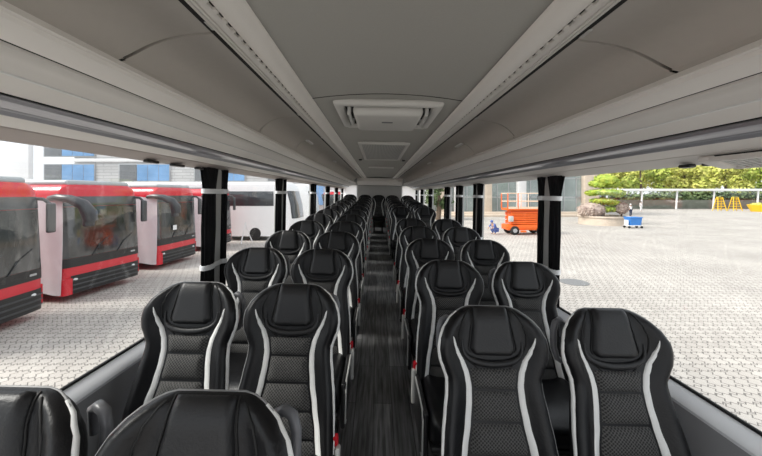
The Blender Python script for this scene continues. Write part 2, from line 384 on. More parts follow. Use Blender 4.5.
# side walls, sills, pillars, glass
PILL = {-1: [2.31, 3.85, 5.76, 7.4, 8.96, 10.5], 1: [2.37, 4.05, 4.98, 5.85, 7.7, 9.2, 10.6]}
win_n = 0
for sd, nm in ((-1, 'left'), (1, 'right')):
    mb = MB()
    mb.prism([(bx(sd, 1.160), E - 0.805), (bx(sd, 1.15), E - 1.60), (bx(sd, 1.30), E - 1.60), (bx(sd, 1.30), E - 0.805)], Y0, Y1)
    mb.prism([(bx(sd, 1.28), E - 1.60), (bx(sd, 1.32), E - 1.60), (bx(sd, 1.32), 0.35), (bx(sd, 1.28), 0.35)], Y0, Y1)
    struct(mb, 'wall_' + nm, M['wall_panel'])
    mb = MB()
    mb.prism([(bx(sd, 1.212), E - 0.757), (bx(sd, 1.204), E - 0.760), (bx(sd, 1.158), E - 0.784), (bx(sd, 1.152), E - 0.795), (bx(sd, 1.158), E - 0.81),
              (bx(sd, 1.225), E - 0.81), (bx(sd, 1.225), E - 0.760)], Y0, Y1 - 0.3)
    struct(mb, 'trim_sill_' + nm, M['sill'])
    # upper rail of the window line
    mb = MB().box((bx(sd, 1.275), (Y0 + Y1) / 2, E + 0.215), (0.06, Y1 - Y0, 0.09), 0.01)
    struct(mb, 'trim_upper_' + nm, M['pillar'])
    edges = [Y0] + PILL[sd] + [Y1 - 0.3]
    for k, (a, b) in enumerate(zip(edges, edges[1:])):
        win_n += 1
        if b - a < 0.2: continue
        g = MB().box((bx(sd, 1.222), (a + b) / 2, E - 0.29), (0.006, b - a - 0.02, 0.94)); g = struct(g, 'window_%d' % win_n, M['glass'], smooth=0)
        mb = MB(); ya, yb, za, zb = a + 0.02, b - 0.02, E - 0.757, E + 0.165
        for c, d in (((bx(sd, 1.212), ya, (za + zb) / 2), (0.012, 0.03, zb - za)), ((bx(sd, 1.212), yb, (za + zb) / 2), (0.012, 0.03, zb - za)),
                     ((bx(sd, 1.212), (ya + yb) / 2, za + 0.004), (0.012, yb - ya, 0.012)), ((bx(sd, 1.212), (ya + yb) / 2, zb), (0.012, yb - ya, 0.02))):
            mb.box(c, d, 0.003)
        mb.build('window_frame', M['rubber'], g)
    for k, y in enumerate(PILL[sd]):
        mb = MB().box((bx(sd, 1.205), y, E - 0.31), (0.08, 0.10, 0.92), 0.012)
        struct(mb, 'window_pillar' if (sd, k) == (-1, 0) else 'window_pillar.%03d' % (k + (0 if sd < 0 else 10)), M['pillar'])

# curtains gathered against the pillars
def curtain_mb(ylen, flare):
    mb = MB(); rings = []
    zs = [0.15, 0.10, 0.04, 0.00, -0.03, -0.12, -0.25, -0.38, -0.48, -0.50, -0.53, -0.60, -0.68, -0.74]
    for z in zs:
        if z > 0.0: w = 1 + flare * (z / 0.15)
        else: w = 1.0 + 0.16 * min(abs(z - 0.0), abs(z + 0.50)) / 0.25
        ring = []
        N = 40
        for k in range(N):
            a = 2 * PI * k / N; rr = 1 + 0.14 * math.sin(9 * a + z * 3)
            ring.append((0.026 * rr * math.cos(a), 0.5 * ylen * w * rr * math.sin(a), z))
        rings.append(ring)
    return mb.rings(rings)
def band_mb(ylen, z, h=0.032):
    mb = MB(); N = 32; rings = []
    for r, dz in ((1.12, -h / 2), (1.2, -h / 2 + 0.003), (1.2, h / 2 - 0.003), (1.12, h / 2)):
        rings.append([(0.030 * r * math.cos(2 * PI * k / N), 0.5 * ylen * r * math.sin(2 * PI * k / N), z + dz) for k in range(N)])
    return mb.rings(rings)
for sd in (-1, 1):
    side = 'left' if sd < 0 else 'right'
    protos = {}
    for k, y in enumerate(PILL[sd]):
        for q in (-1, 1):
            if k == len(PILL[sd]) - 1 and q > 0: continue
            yl = (0.125 if sd < 0 else 0.09) if q < 0 else 0.055
            yc = y + q * (0.05 + yl / 2 + 0.004)
            lab = 'black gathered curtain %s the %s window pillar along the %s side' % ('in front of' if q < 0 else 'just behind', ORD[k], side)
            if q not in protos:
                r = thing('curtain', lab, 'curtain', (bx(sd, 1.172), yc, E), 0, 'black gathered curtains at the window pillars', True)
                curtain_mb(yl, 0.6 if sd < 0 else 1.0).build('cloth', M['curtain'], r, 60)
                band_mb(yl, -0.005).build('tie_band', M['band'], r); band_mb(yl, -0.505).build('tie_band', M['band'], r)
                protos[q] = r
            else:
                inside(dup(protos[q], (bx(sd, 1.172), yc, E), lab))
    # strap across the pillar trim, holding both curtains
    for k, y in enumerate(PILL[sd]):
        for z in (-0.005, -0.505):
            o = MB().box((0, 0, 0), (0.008, 0.13, 0.034), 0.003).build('curtain_strap', M['band'])
            o.location = (bx(sd, 1.160), y - 0.01, E + z); inside(o)
            tag(o, 'pale grey strap on the %s pillar of the %s side, %s of its two' % (ORD[k], side, 'upper' if z > -0.1 else 'lower'), 'strap', 'pale straps across the window pillars')

# ------------------------------------------------------------------ luggage racks
def prof_part(sd, prof, name, m, parent, y0=Y0, y1=10.45, th=0.012):
    """an open profile (a, z) thickened away from the aisle and extruded along the coach"""
    P = [Vector(p) for p in prof]; out = []
    for i, p in enumerate(P):
        t = (P[min(i + 1, len(P) - 1)] - P[max(i - 1, 0)]).normalized(); nrm = Vector((-t.y, t.x))
        if nrm.y < 0: nrm = -nrm
        out.append(p + nrm * th)
    poly = [(bx(sd, p.x), E + p.y) for p in P] + [(bx(sd, p.x), E + p.y) for p in out[::-1]]
    return MB().prism(poly, y0, y1).build(name, m, parent, 30)
for sd in (-1, 1):
    side = 'left' if sd < 0 else 'right'
    r = thing('luggage_rack', 'long pale grey luggage rack running above the %s side windows' % side, 'luggage rack', (0, 0, 0), 0, 'overhead luggage racks', True)
    prof_part(sd, [(0.80, 0.345), (0.765, 0.337), (0.745, 0.328), (0.738, 0.318), (0.742, 0.309), (0.755, 0.303), (0.800, 0.290)], 'upper_lip', M['rack'], r)
    prof_part(sd, [(0.800, 0.296), (0.806, 0.297), (0.812, 0.292)], 'groove', M['dark_gap'], r)
    prof_part(sd, [(0.812, 0.300), (0.815, 0.286), (0.826, 0.277), (0.842, 0.273), (0.860, 0.268), (0.888, 0.256)], 'roll_edge', M['rack_dim'], r)
    prof_part(sd, [(0.888, 0.256), (0.890, 0.2525), (0.896, 0.2515), (0.902, 0.254)], 'bead', M['silver_leather'], r)
    prof_part(sd, [(0.902, 0.254), (0.930, 0.241), (0.962, 0.226)], 'service_panel', M['rack'], r)
    prof_part(sd, [(0.962, 0.228), (0.966, 0.232), (0.970, 0.224)], 'gap_strip', M['dark_gap'], r)
    prof_part(sd, [(0.970, 0.222), (0.974, 0.210), (0.984, 0.205), (0.992, 0.204), (0.998, 0.2035), (1.012, 0.199)], 'metal_strip', M['rack_metal'], r)
    prof_part(sd, [(1.012, 0.198), (1.016, 0.1955), (1.020, 0.1955), (1.022, 0.1965), (1.036, 0.186)], 'metal_bead', M['rack_metal'], r)
    prof_part(sd, [(1.036, 0.186), (1.060, 0.176), (1.092, 0.166)], 'lower_panel', M['rack'], r)
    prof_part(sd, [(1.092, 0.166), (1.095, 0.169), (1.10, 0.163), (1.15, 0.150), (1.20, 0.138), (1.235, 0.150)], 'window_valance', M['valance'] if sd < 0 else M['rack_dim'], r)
    # bin doors: coved panels with curved seams
    cove = [(0.800, 0.345), (0.812, 0.37), (0.808, 0.41), (0.782, 0.452), (0.735, 0.482), (0.67, 0.497), (0.60, 0.505), (0.572, 0.507)]
    def cove_pt(s):
        x = s * (len(cove) - 1); i = min(int(x), len(cove) - 2); k = x - i
        def cr(p0, p1, p2, p3, t): return 0.5 * ((2 * p1) + (-p0 + p2) * t + (2 * p0 - 5 * p1 + 4 * p2 - p3) * t * t + (-p0 + 3 * p1 - 3 * p2 + p3) * t ** 3)
        g = lambda j: cove[max(0, min(len(cove) - 1, j))]
        return tuple(cr(g(i - 1)[d], g(i)[d], g(i + 1)[d], g(i + 2)[d], k) for d in (0, 1))
    def seam(yb, s):       # the seam rounds toward the front near the ledge
        k = 1 - min(1, max(0, (s - 0.12) / 0.52)); return yb + 0.115 * (1 - k * k)
    seams = [-1.2, -0.2, 0.945, 2.07, 2.95, 3.85, 4.85, 5.9, 7.0, 8.1, 9.2, 10.35]
    hnd = {4: 3.15, 6: 5.0}
    for k, (ya, yb) in enumerate(zip(seams, seams[1:])):
        g = 0.0065
        d = thing('bin_door', 'grey coved luggage bin door, %s along the %s rack' % (ORD[k], side), 'bin door', (bx(sd, 0.75), (ya + yb) / 2, E + 0.42), 0, 'overhead bin doors', True)
        loc = d.location
        mb = MB()
        def fn(u, v, off=0.0):
            a, z = cove_pt(v); y0, y1 = seam(ya, v) + g, seam(yb, v) - g
            if k == len(seams) - 2: y1 = 10.40
            a2, z2 = cove_pt(min(1, v + 0.01)); a1, z1 = cove_pt(max(0, v - 0.01)); t = Vector((a2 - a1, z2 - z1)).normalized()
            nx, nz = t.y, -t.x
            if nz < 0: nx, nz = -nx, -nz
            return (bx(sd, a + nx * off) - loc.x, max(Y0, y0 + (y1 - y0) * u) - loc.y, E + z + nz * off - loc.z)
        mb.grid(lambda u, v: fn(u, v), 8, 28)
        n0 = len(mb.v)
        mb.grid(lambda u, v: fn(u, v, 0.012), 8, 28)
        # rim
        per = [i for i in range(9)] + [j * 9 + 8 for j in range(1, 29)] + [28 * 9 + i for i in range(7, -1, -1)] + [j * 9 for j in range(27, 0, -1)]
        for p, q in zip(per, per[1:] + per[:1]): mb.f.append((p, q, q + n0, p + n0))
        mb.build('door_panel', M['bin'], d, 40)
        # small pale latch at the rail end of the seam
        lp = fn(1, 0.975)
        MB().box((lp[0], lp[1] - 0.045, lp[2] - 0.003), (0.012, 0.05, 0.006), 0.002).build('latch', M['pale_plastic'], d)
        if k in hnd:
            hp = cove_pt(0.62)
            MB().box((bx(sd, hp[0]) - loc.x, hnd[k] - loc.y, E + hp[1] - 0.008 - loc.z), (0.035, 0.22, 0.014), 0.005).build('handle', M['silver_leather'], d)
    # dark sheet behind the seams, shade of the bin interior painted on
    mb = MB()
    pr = [(a + 0.016, z + 0.016) for a, z in cove]
    mb.prism([(bx(sd, a), E + z) for a, z in pr] + [(bx(sd, a + 0.01), E + z + 0.01) for a, z in pr[::-1]], Y0, 10.44)
    mb.build('bin_shade_backing', M['dark_gap'], r)
    DA = 0.02 if sd < 0 else 0.0
    # air duct rail along the aisle: rounded cover, toothed gap, ribbed track
    t = thing('aisle_duct', 'rounded pale air duct with ribbed track along the %s edge of the ceiling' % side, 'air duct', (0, 0, 0), 0, 'ceiling air ducts', True)
    tub = []
    for i in range(15):
        an = PI * i / 14; tub.append((0.442 - 0.046 * math.cos(an), 0.512 - 0.030 * math.sin(an)))
    MB().prism([(bx(sd, a + DA), E + z) for a, z in tub], Y0, 10.45).build('duct_cover', M['rack'], t, 40)
    trk = [(0.494, 0.515), (0.496, 0.497), (0.506, 0.493), (0.516, 0.493), (0.518, 0.499), (0.522, 0.499), (0.524, 0.494), (0.531, 0.494), (0.533, 0.500), (0.537, 0.500), (0.539, 0.496), (0.548, 0.497), (0.550, 0.515)]
    MB().prism([(bx(sd, a + DA), E + z) for a, z in trk], Y0, 10.45).build('ribbed_track', M['rack_dim'], t, 20)
    mb = MB()
    mb.prism([(bx(sd, a + DA), E + z) for a, z in ((0.484, 0.53), (0.484, 0.505), (0.498, 0.505), (0.498, 0.53))], Y0, 10.45)
    mb.prism([(bx(sd, a + DA), E + z) for a, z in ((0.549, 0.53), (0.549, 0.502), (0.572, 0.504), (0.572, 0.53))], Y0, 10.45)
    mb.build('shadow_gap', M['dark_gap'], t)  # black fillers beside the track, painted as the shade of open slots
    comb = []; y = 0.3
    while y < 6.5:
        comb += [(0.489, y), (0.498, y + .004), (0.498, y + .018), (0.489, y + .022)] if False else [(0.499, y), (0.486, y + .003), (0.486, y + .021), (0.499, y + .024)]; y += 0.055
    comb += [(0.503, y), (0.503, 0.3)]
    mb = MB().rings([[(bx(sd, a + DA), yy, E + zz) for a, yy in comb] for zz in (0.497, 0.507)])
    mb.build('tooth_strip', M['rack_dim'], t)

# curtain track clips and the slotted vent at the window heads
for (sd, y, ln) in ((-1, 1.62, .08), (-1, 1.83, .10), (-1, 2.05, .06), (1, 1.20, .06), (1, 1.30, .05)):
    o = MB().box((0, 0, 0), (0.03, ln, 0.014), 0.005).build('curtain_clip', M['black_plastic'])
    o.location = (bx(sd, 1.165), y, E + 0.135); inside(o)
    tag(o, 'small black curtain track clip under the %s window head, about %d centimetres behind the lens' % ('left' if sd < 0 else 'right', int(y * 100)), 'clip', 'black curtain clips')
o = thing('air_vent', 'slotted pale demister vent above the right front window', 'vent', (bx(1, 1.155), 0.50, E + 0.143), 0, None, True)
o.rotation_euler = (0, math.radians(14), 0)
MB().box((0, 0, 0.004), (0.085, 1.30, 0.016), 0.004).build('vent_body', M['dark_gap'], o)
mb = MB(); comb = [(-.052, -.655), (.05, -.655)]
yy = -.63
mb.box((-.045, 0, -.010), (.014, 1.31, .018), .004); mb.box((.045, 0, -.010), (.014, 1.31, .018), .004); mb.box((0, .67, -.006), (.10, .06, .024), .01)
mb.build('vent_frame', M['rack'], o)
for k in range(62): MB().box((0, -0.62 + k * 0.0203, -.010), (0.08, 0.009, 0.014), 0.002, seg=1).build('slat', M['pale_plastic'], o)
# roof hatch, return air grille, rear panels on the ceiling
h = thing('roof_hatch', 'pale roof escape hatch with recessed handles in the front ceiling', 'roof hatch', (CX, 2.20, E + 0.545), 0, None, True)
mb = MB()
mb.box((0, -0.30, -0.020), (0.64, 0.06, 0.044), 0.02, seg=3); mb.box((0, 0.30, -0.02), (0.60, 0.06, 0.05), 0.02)
for q in (-1, 1): mb.box((q * 0.29, 0, -0.02), (0.06, 0.62, 0.05), 0.02)
mb.build('hatch_frame', M['hatch'], h)
MB().box((0, 0.0, -0.045), (0.42, 0.50, 0.07), 0.03, seg=3).build('hatch_panel', M['hatch'], h)
MB().box((0, 0, -0.012), (0.53, 0.54, 0.02)).build('hatch_recess', M['dark_gap'], h)
for q in (-1, 1): MB().tube([(q * 0.235, -0.2, -0.02), (q * 0.235, -0.2, -0.06), (q * 0.235, 0.1, -0.06), (q * 0.235, 0.1, -0.02)], 0.012, 8).build('grab_bar', M['pale_plastic'], h)
MB().box((0, -0.06, -0.081), (0.07, 0.03, 0.003)).build('release_slot', M['grey_handle'], h)
h = thing('return_air_grille', 'flat perforated return air grille behind the roof hatch', 'grille', (CX, 4.2, E + 0.545), 0, None, True)
MB().box((0, 0, -0.015), (0.46, 1.5, 0.02), 0.004).build('grille_panel', M['grille'], h)
mb = MB(); mb.box((0, -0.78, -0.018), (0.54, 0.06, 0.03), 0.008); mb.box((0, 0.78, -0.018), (0.54, 0.06, 0.03), 0.008)
for q in (-1, 1): mb.box((q * 0.25, 0, -0.018), (0.04, 1.6, 0.03), 0.008)
mb.build('grille_frame', M['hatch'], h)
for q in (-1, 1): MB().box((q * 0.33, 0.85, -0.02), (0.05, 0.10, 0.04), 0.012).build('speaker', M['black_plastic'], h)
h = thing('ceiling_panel', 'second pale framed panel in the rear ceiling', 'ceiling panel', (CX, 7.3, E + 0.545), 0, None, True)
MB().box((0, 0, -0.012), (0.46, 1.5, 0.02), 0.004).build('panel_face', M['ceiling'], h)
MB().box((0, -0.78, -0.018), (0.5, 0.07, 0.03), 0.008).build('front_bar', M['hatch'], h)

# ------------------------------------------------------------------ coach seats
ZT = 1.088; REC = math.radians(14)
WT = [(0, .075), (.004, .095), (.010, .110), (.018, .124), (.03, .142), (.05, .164), (.08, .186), (.115, .200), (.15, .205), (.185, .201), (.22, .187), (.255, .174), (.30, .176), (.36, .185), (.44, .196), (.52, .203), (.62, .208), (.70, .210)]
def wid(t): return lerp_tab(WT, t)
def gtop(t): k = min(max(t, 0) / 0.06, 1); return math.sqrt(max(0, 1 - (1 - k) ** 2))
AT = [(0, .002), (.03, .020), (.07, .040), (.12, .054), (.18, .050), (.26, .036), (.36, .044), (.5, .058), (.7, .060)]
TH = [(0, .006), (.03, .030), (.1, .05), (.25, .065), (.5, .075), (.7, .08)]
def sst(a, b, x): k = min(1, max(0, (x - a) / (b - a))); return k * k * (3 - 2 * k)
def bulge(x, t):
    w = wid(t); s = min(1, abs(x) / w)
    A = lerp_tab(AT, t)
    lum = .012 * math.exp(-((t - .5) / .14) ** 2) * math.exp(-(x / .12) ** 4)
    return A * sst(.52, .93, s) + (.036 * (1 - s ** 6) ** 0.5 + lum) * (0.1 + 0.9 * gtop(t))
def P3(x, t, n):
    return Vector((x, -t * math.sin(REC) - n * math.cos(REC), ZT - t * math.cos(REC) + n * math.sin(REC) * 1.0))
def S(x, t): return P3(x, t, bulge(x, t))
def Nrm(x, t):
    e = .004; a = S(x + e, t) - S(x - e, t); b = S(x, t + e) - S(x, max(0, t - e)); n = a.cross(b)
    if n.y > 0: n = -n
    return n.normalized()
def SO(x, t, h): return S(x, t) + Nrm(x, t) * h
def patch(mb, xl, xr, t0, t1, h, nu, nv, hv=None, skirt=0.006, uv=False):
    """a padded patch lying on the front of the backrest, between xl(t) and xr(t)"""
    def fn(u, v):
        t = t0 + (t1 - t0) * v; x = xl(t) + (xr(t) - xl(t)) * u
        eu = min(u, 1 - u) * nu; ev = min(v, 1 - v) * nv
        k = min(1, eu / 1.0) * min(1, ev / 1.0)
        kk = (0.0 if eu < 0.5 or ev < 0.5 else (0.75 if eu < 1.5 or ev < 1.5 else 1.0))
        hh = -skirt if kk == 0 else h * kk * (hv(u, v) if hv else 1)
        return SO(x, t, hh)
    return mb.grid(fn, nu, nv, (lambda u, v: (xl(t0 + (t1 - t0) * v) + (xr(t0 + (t1 - t0) * v) - xl(t0 + (t1 - t0) * v)) * u, t0 + (t1 - t0) * v)) if uv else None)

def seat_meshes():
    D = {}
    # main upholstered back
    ts = [0, .003, .008, .014, .022, .032, .044, .058] + [.075 + .0195 * i for i in range(33)]
    ts = [t for t in ts if t <= .70]
    mb = MB(); rings = []
    nf = 44
    for t in ts:
        w = wid(t); th = lerp_tab(TH, t); ring = []
        for i in range(nf + 1):
            s = math.sin((-1 + 2 * i / nf) * PI / 2); x = s * w
            ring.append(P3(x, t, bulge(x, t)))
        for i in range(1, 20):
            s = math.sin((1 - 2 * i / 20) * PI / 2); A = lerp_tab(AT, t); ring.append(P3(s * w, t, A - (A + th) * (1 - abs(s) ** 4) ** 0.5))
        rings.append(ring)
    mb.rings(rings); D['backrest'] = (mb, 'leather', 180)
    # head pad
    mb = MB(); hx = lambda t: lerp_tab([(0, .068), (.06, .074), (.10, .081), (.15, .089), (.178, .086)], t) * (1 - .30 * max(0, (t - .150) / .03) ** 2)
    patch(mb, lambda t: -hx(t), hx, .0010, .178, .020, 16, 24); D['head_pad'] = (mb, 'leather_pad', 60)
    # U-shaped roll below and around the head pad
    mb = MB(); path = []
    for i in range(41):
        a = PI * (i / 40); x = -math.cos(a); yv = math.sin(a)
        X = .114 * x; t = .125 + .080 * abs(yv) ** 0.55
        path.append(SO(X, t, .000))
    mb.tube(path, [.004 + .011 * math.sin(PI * i / 40) ** .7 for i in range(41)], 10); D['collar'] = (mb, 'leather_pad', 60)
    # seams: outlines of pad, wings and collar
    for q, ka, kb in ((-1, 'seam_a', 'seam_b'), (1, 'seam_c', 'seam_d')):
        mb = MB()
        mb.tube([SO(q * lerp_tab([(0, .075), (.03, .100), (.06, .117), (.10, .129), (.14, .126), (.18, .110), (.222, .06)], t), t, .0008) for t in [.012 + .0105 * i for i in range(21)]], .0032, 6); D[ka] = (mb, 'seam', 60); mb = MB()
        mb.tube([SO(q * (hx(t) + .002), t, .0012) for t in [.004 + .008 * i for i in range(21)]], .0028, 6); D[kb] = (mb, 'seam', 60)
    # pale side strips
    cx = [(.098, .156), (.13, .149), (.16, .137), (.20, .116), (.24, .102), (.28, .096), (.33, .098), (.40, .107), (.48, .122), (.57, .140), (.68, .154)]
    hw = [(.100, .0006), (.13, .0045), (.17, .0095), (.22, .0125), (.30, .0138), (.45, .0145), (.68, .0155)]
    for q, nm in ((-1, 'strip_l'), (1, 'strip_r')):
        mb = MB(); c = lambda t, q=q: q * lerp_tab(cx, t); hh = lambda t: lerp_tab(hw, t)
        patch(mb, lambda t: c(t) - hh(t), lambda t: c(t) + hh(t), .099, .68, .005, 5, 44, skirt=.004); D[nm] = (mb, 'silver_leather', 70)
    # ribbed honeycomb insert
    mb = MB(); ix = lambda t: lerp_tab(cx, t) - lerp_tab(hw, t) - .001
    segs = [(.218, .292), (.293, .396), (.397, .500), (.501, .604), (.605, .69)]
    for a, b in segs:
        patch(mb, lambda t: -ix(t), lambda t: ix(t), a, b, .017, 12, 12, hv=lambda u, v: max(.15, math.sin(PI * min(max(v, 0), 1))) ** .5, skirt=.004, uv=True)
    D['insert'] = (mb, 'insert', 60)
    # silver edging round the outside
    mb = MB()
    tt = [.0, .006, .016, .03, .05] + [.075 + .02 * i for i in range(31)]
    left = [P3(-wid(t) - .001, t, lerp_tab(AT, t) - .002) for t in tt if t <= .69]; right = [P3(wid(t) + .001, t, lerp_tab(AT, t) - .002) for t in tt if t <= .69]
    mb.tube(left[::-1] + right, .0030, 8); D['edging'] = (mb, 'edging', 70)
    # broad silver roll along the aisle-side edge
    mb = MB(); tt = [.022 + .02 * i for i in range(33)]
    mb.tube([P3(wid(t) - .001, t, lerp_tab(AT, t) - .004) for t in tt], [.0035 + .0065 * math.sin(PI * min(1, (i + .5) / 33 * 1.15)) ** .5 if i < 28 else .006 for i in range(33)], 10)
    D['flank'] = (mb, 'silver_leather', 70)
    # cushion
    mb = MB(); rings = []
    ys = [(-.12, .10, .37, .45), (-.20, .185, .33, .462), (-.32, .192, .32, .472), (-.45, .195, .32, .480), (-.55, .19, .33, .478), (-.595, .18, .36, .462), (-.612, .16, .39, .44)]
    for y, w, zb, zt in ys:
        ring = []
        for i in range(24):
            a = 2 * PI * i / 24; ca, sa = math.cos(a), math.sin(a)
            x = w * math.copysign(abs(ca) ** .35, ca); z = (zb + zt) / 2 + (zt - zb) / 2 * math.copysign(abs(sa) ** .5, sa)
            if sa > 0: z += .022 * math.exp(-((abs(x) - .155) / .03) ** 2)
            ring.append((x, y, z))
        rings.append(ring)
    mb.rings(rings); D['cushion'] = (mb, 'leather', 60)
    mb = MB()
    for q in (-1, 1):
        mb.box((q * .12, -.36, .16), (.045, .32, .32), .012)
    mb.box((0, -.36, .325), (.36, .44, .03), .008); mb.box((0, -.36, .012), (.30, .40, .024), .006)
    D['pedestal'] = (mb, 'black_plastic', 40)
    # aisle-side pieces, built for +x
    mb = MB(); mb.box((.203, -.36, .36), (.026, .40, .24), .012, seg=3); D['side_cover'] = (mb, 'black_plastic', 40)
    mb = MB(); mb.box((.2245, -.20, .405), (.020, .036, .19), .006); D['side_trim'] = (mb, 'pale_plastic', 40)
    mb = MB(); mb.tube([(.2165, -.50, .255), (.2175, -.556, .275), (.2175, -.558, .45), (.2165, -.52, .478), (.2165, -.24, .478)], .0045, 8); D['cover_edging'] = (mb, 'pale_plastic', 60)
    mb = MB(); mb.box((.210, -.185, .510), (.030, .026, .06), .006, Matrix.Rotation(.25, 3, 'X')); D['belt_buckle'] = (mb, 'red_buckle', 40)
    mb = MB(); mb.tube([(.13, .055, ZT - .14), (.135, .045, ZT - .075), (.155, .035, ZT - .062), (.175, .028, ZT - .070), (.186, .022, ZT - .100), (.188, .014, ZT - .165), (.178, .004, ZT - .205), (.15, .02, ZT - .225)], [.011, .0125, .0135, .0135, .013, .012, .011, .010], 10)
    D['grab_handle'] = (mb, 'grey_handle', 70)
    return D
SM = seat_meshes()
NAMES = {'strip_l': 'side_strip', 'strip_r': 'side_strip', 'flank': 'flank_band', 'insert': 'fabric_insert', 'cushion': 'seat_cushion', 'collar': 'head_collar', 'seam_a': 'seam', 'seam_b': 'seam', 'seam_c': 'seam', 'seam_d': 'seam'}
PLAB = {'strip_l': 'silver leather strip', 'strip_r': 'silver leather strip', 'flank': 'silver flank band', 'insert': 'black honeycomb knit insert', 'edging': 'silver edging', 'belt_buckle': 'red belt buckle', 'grab_handle': 'grey plastic grab handle'}
_mesh = {}
def mirror(mb):
    r = MB(); r.v = [(-x, y, z) for x, y, z in mb.v]; r.f = [f[::-1] for f in mb.f]; return r
def make_seat(sd, aisle, label):
    """sd = -1 left block (aisle at +x), +1 right block (aisle at -x)"""
    r = thing('coach_seat', label, 'coach seat', (0, 0, 0), 0, 'black and silver coach seats', True)
    objs = {}
    for key, (mb, m, sm) in SM.items():
        if key in ('side_cover', 'side_trim', 'cover_edging') and not aisle: continue
        use = mb
        if key in ('side_cover', 'side_trim', 'cover_edging', 'belt_buckle', 'grab_handle', 'flank') and sd > 0: use = mirror(mb)
        ck = (key, sd if use is not mb else 0)
        par = r
        if key in ('head_pad', 'collar', 'insert', 'strip_l', 'strip_r', 'edging', 'flank', 'seam_a', 'seam_b', 'seam_c', 'seam_d'): par = objs['backrest']
        if key == 'belt_buckle': par = objs['cushion'] if 'cushion' in objs else r
        if ck in _mesh:
            o = bpy.data.objects.new(NAMES.get(key, key), _mesh[ck]); C.objects.link(o); o.parent = par
        else:
            o = use.build(NAMES.get(key, key), M[m], par, sm); _mesh[ck] = o.data
        if key in PLAB: o['label'] = PLAB[key]
        objs[key] = o
    return r

def seat_label(row, nrow, sd, aisle):
    side = 'left' if sd < 0 else 'right'
    return 'black leather coach seat with silver strips, %s row on the %s, %s' % (ORD[row], side, 'beside the aisle' if aisle else 'beside the window')
XS = {(-1, True): -.364, (-1, False): -.805, (1, True): .449, (1, False): .916}
ROWS = {-1: [.70 + .77 * k for k in range(12)], 1: [1.286, 2.05, 2.82, 3.60, 4.37, 6.35, 7.10, 7.85, 8.60, 9.32]}
protos = {}
for sd in (-1, 1):
    for aisle in (True, False):
        for k, y in enumerate(ROWS[sd]):
            # untilt: positions were read in the photograph's level frame
            x = XS[(sd, aisle)]; y += .045; loc = (x, y, fz(y) - (0.034 if sd > 0 else 0.02))
            lab = seat_label(k, 0, sd, aisle)
            if k == 0: r = make_seat(sd, aisle, lab); r.location = loc; protos[(sd, aisle)] = r
            else: inside(dup(protos[(sd, aisle)], loc, lab))
yb = 10.12
for i, (x, sd) in enumerate(((-.852, -1), (-.388, -1), (.026, -1), (.440, 1), (.898, 1))):
    lab = 'black coach seat of the back row before the rear wall, ' + ['at the far left', 'second from the left', 'facing the aisle', 'second from the right', 'at the far right'][i]
    inside(dup(protos[(sd, False)], (x, yb, fz(yb) + .02), lab))

# tilt the whole coach a little, as it leans in the photograph
T = Matrix.Translation((0, 0, E)) @ Matrix.Rotation(BUS_TILT, 4, 'Y') @ Matrix.Translation((0, 0, -E))
for o in INTERIOR:
    mw = Matrix.Translation(o.location) @ o.rotation_euler.to_matrix().to_4x4()
    nm = T @ mw; o.location = nm.to_translation(); o.rotation_euler = nm.to_euler()

# ------------------------------------------------------------------ outside: ground
mb = MB()
mb.rings([[(-90, -25, z), (95, -25, z), (95, 135, z), (-90, 135, z)] for z in (-.1, 0)])
struct(mb, 'ground', M['ground'], inside=False)
o = MB().lathe([(0.01, .0), (.46, .0), (.46, .012), (.40, .016), (.01, .016)], seg=36).build('manhole_cover', M['manhole'])
o.location = (gx(574, 11.4), 11.4, 0); tag(o, 'round grey manhole cover in the pale paving outside the right window', 'manhole cover')

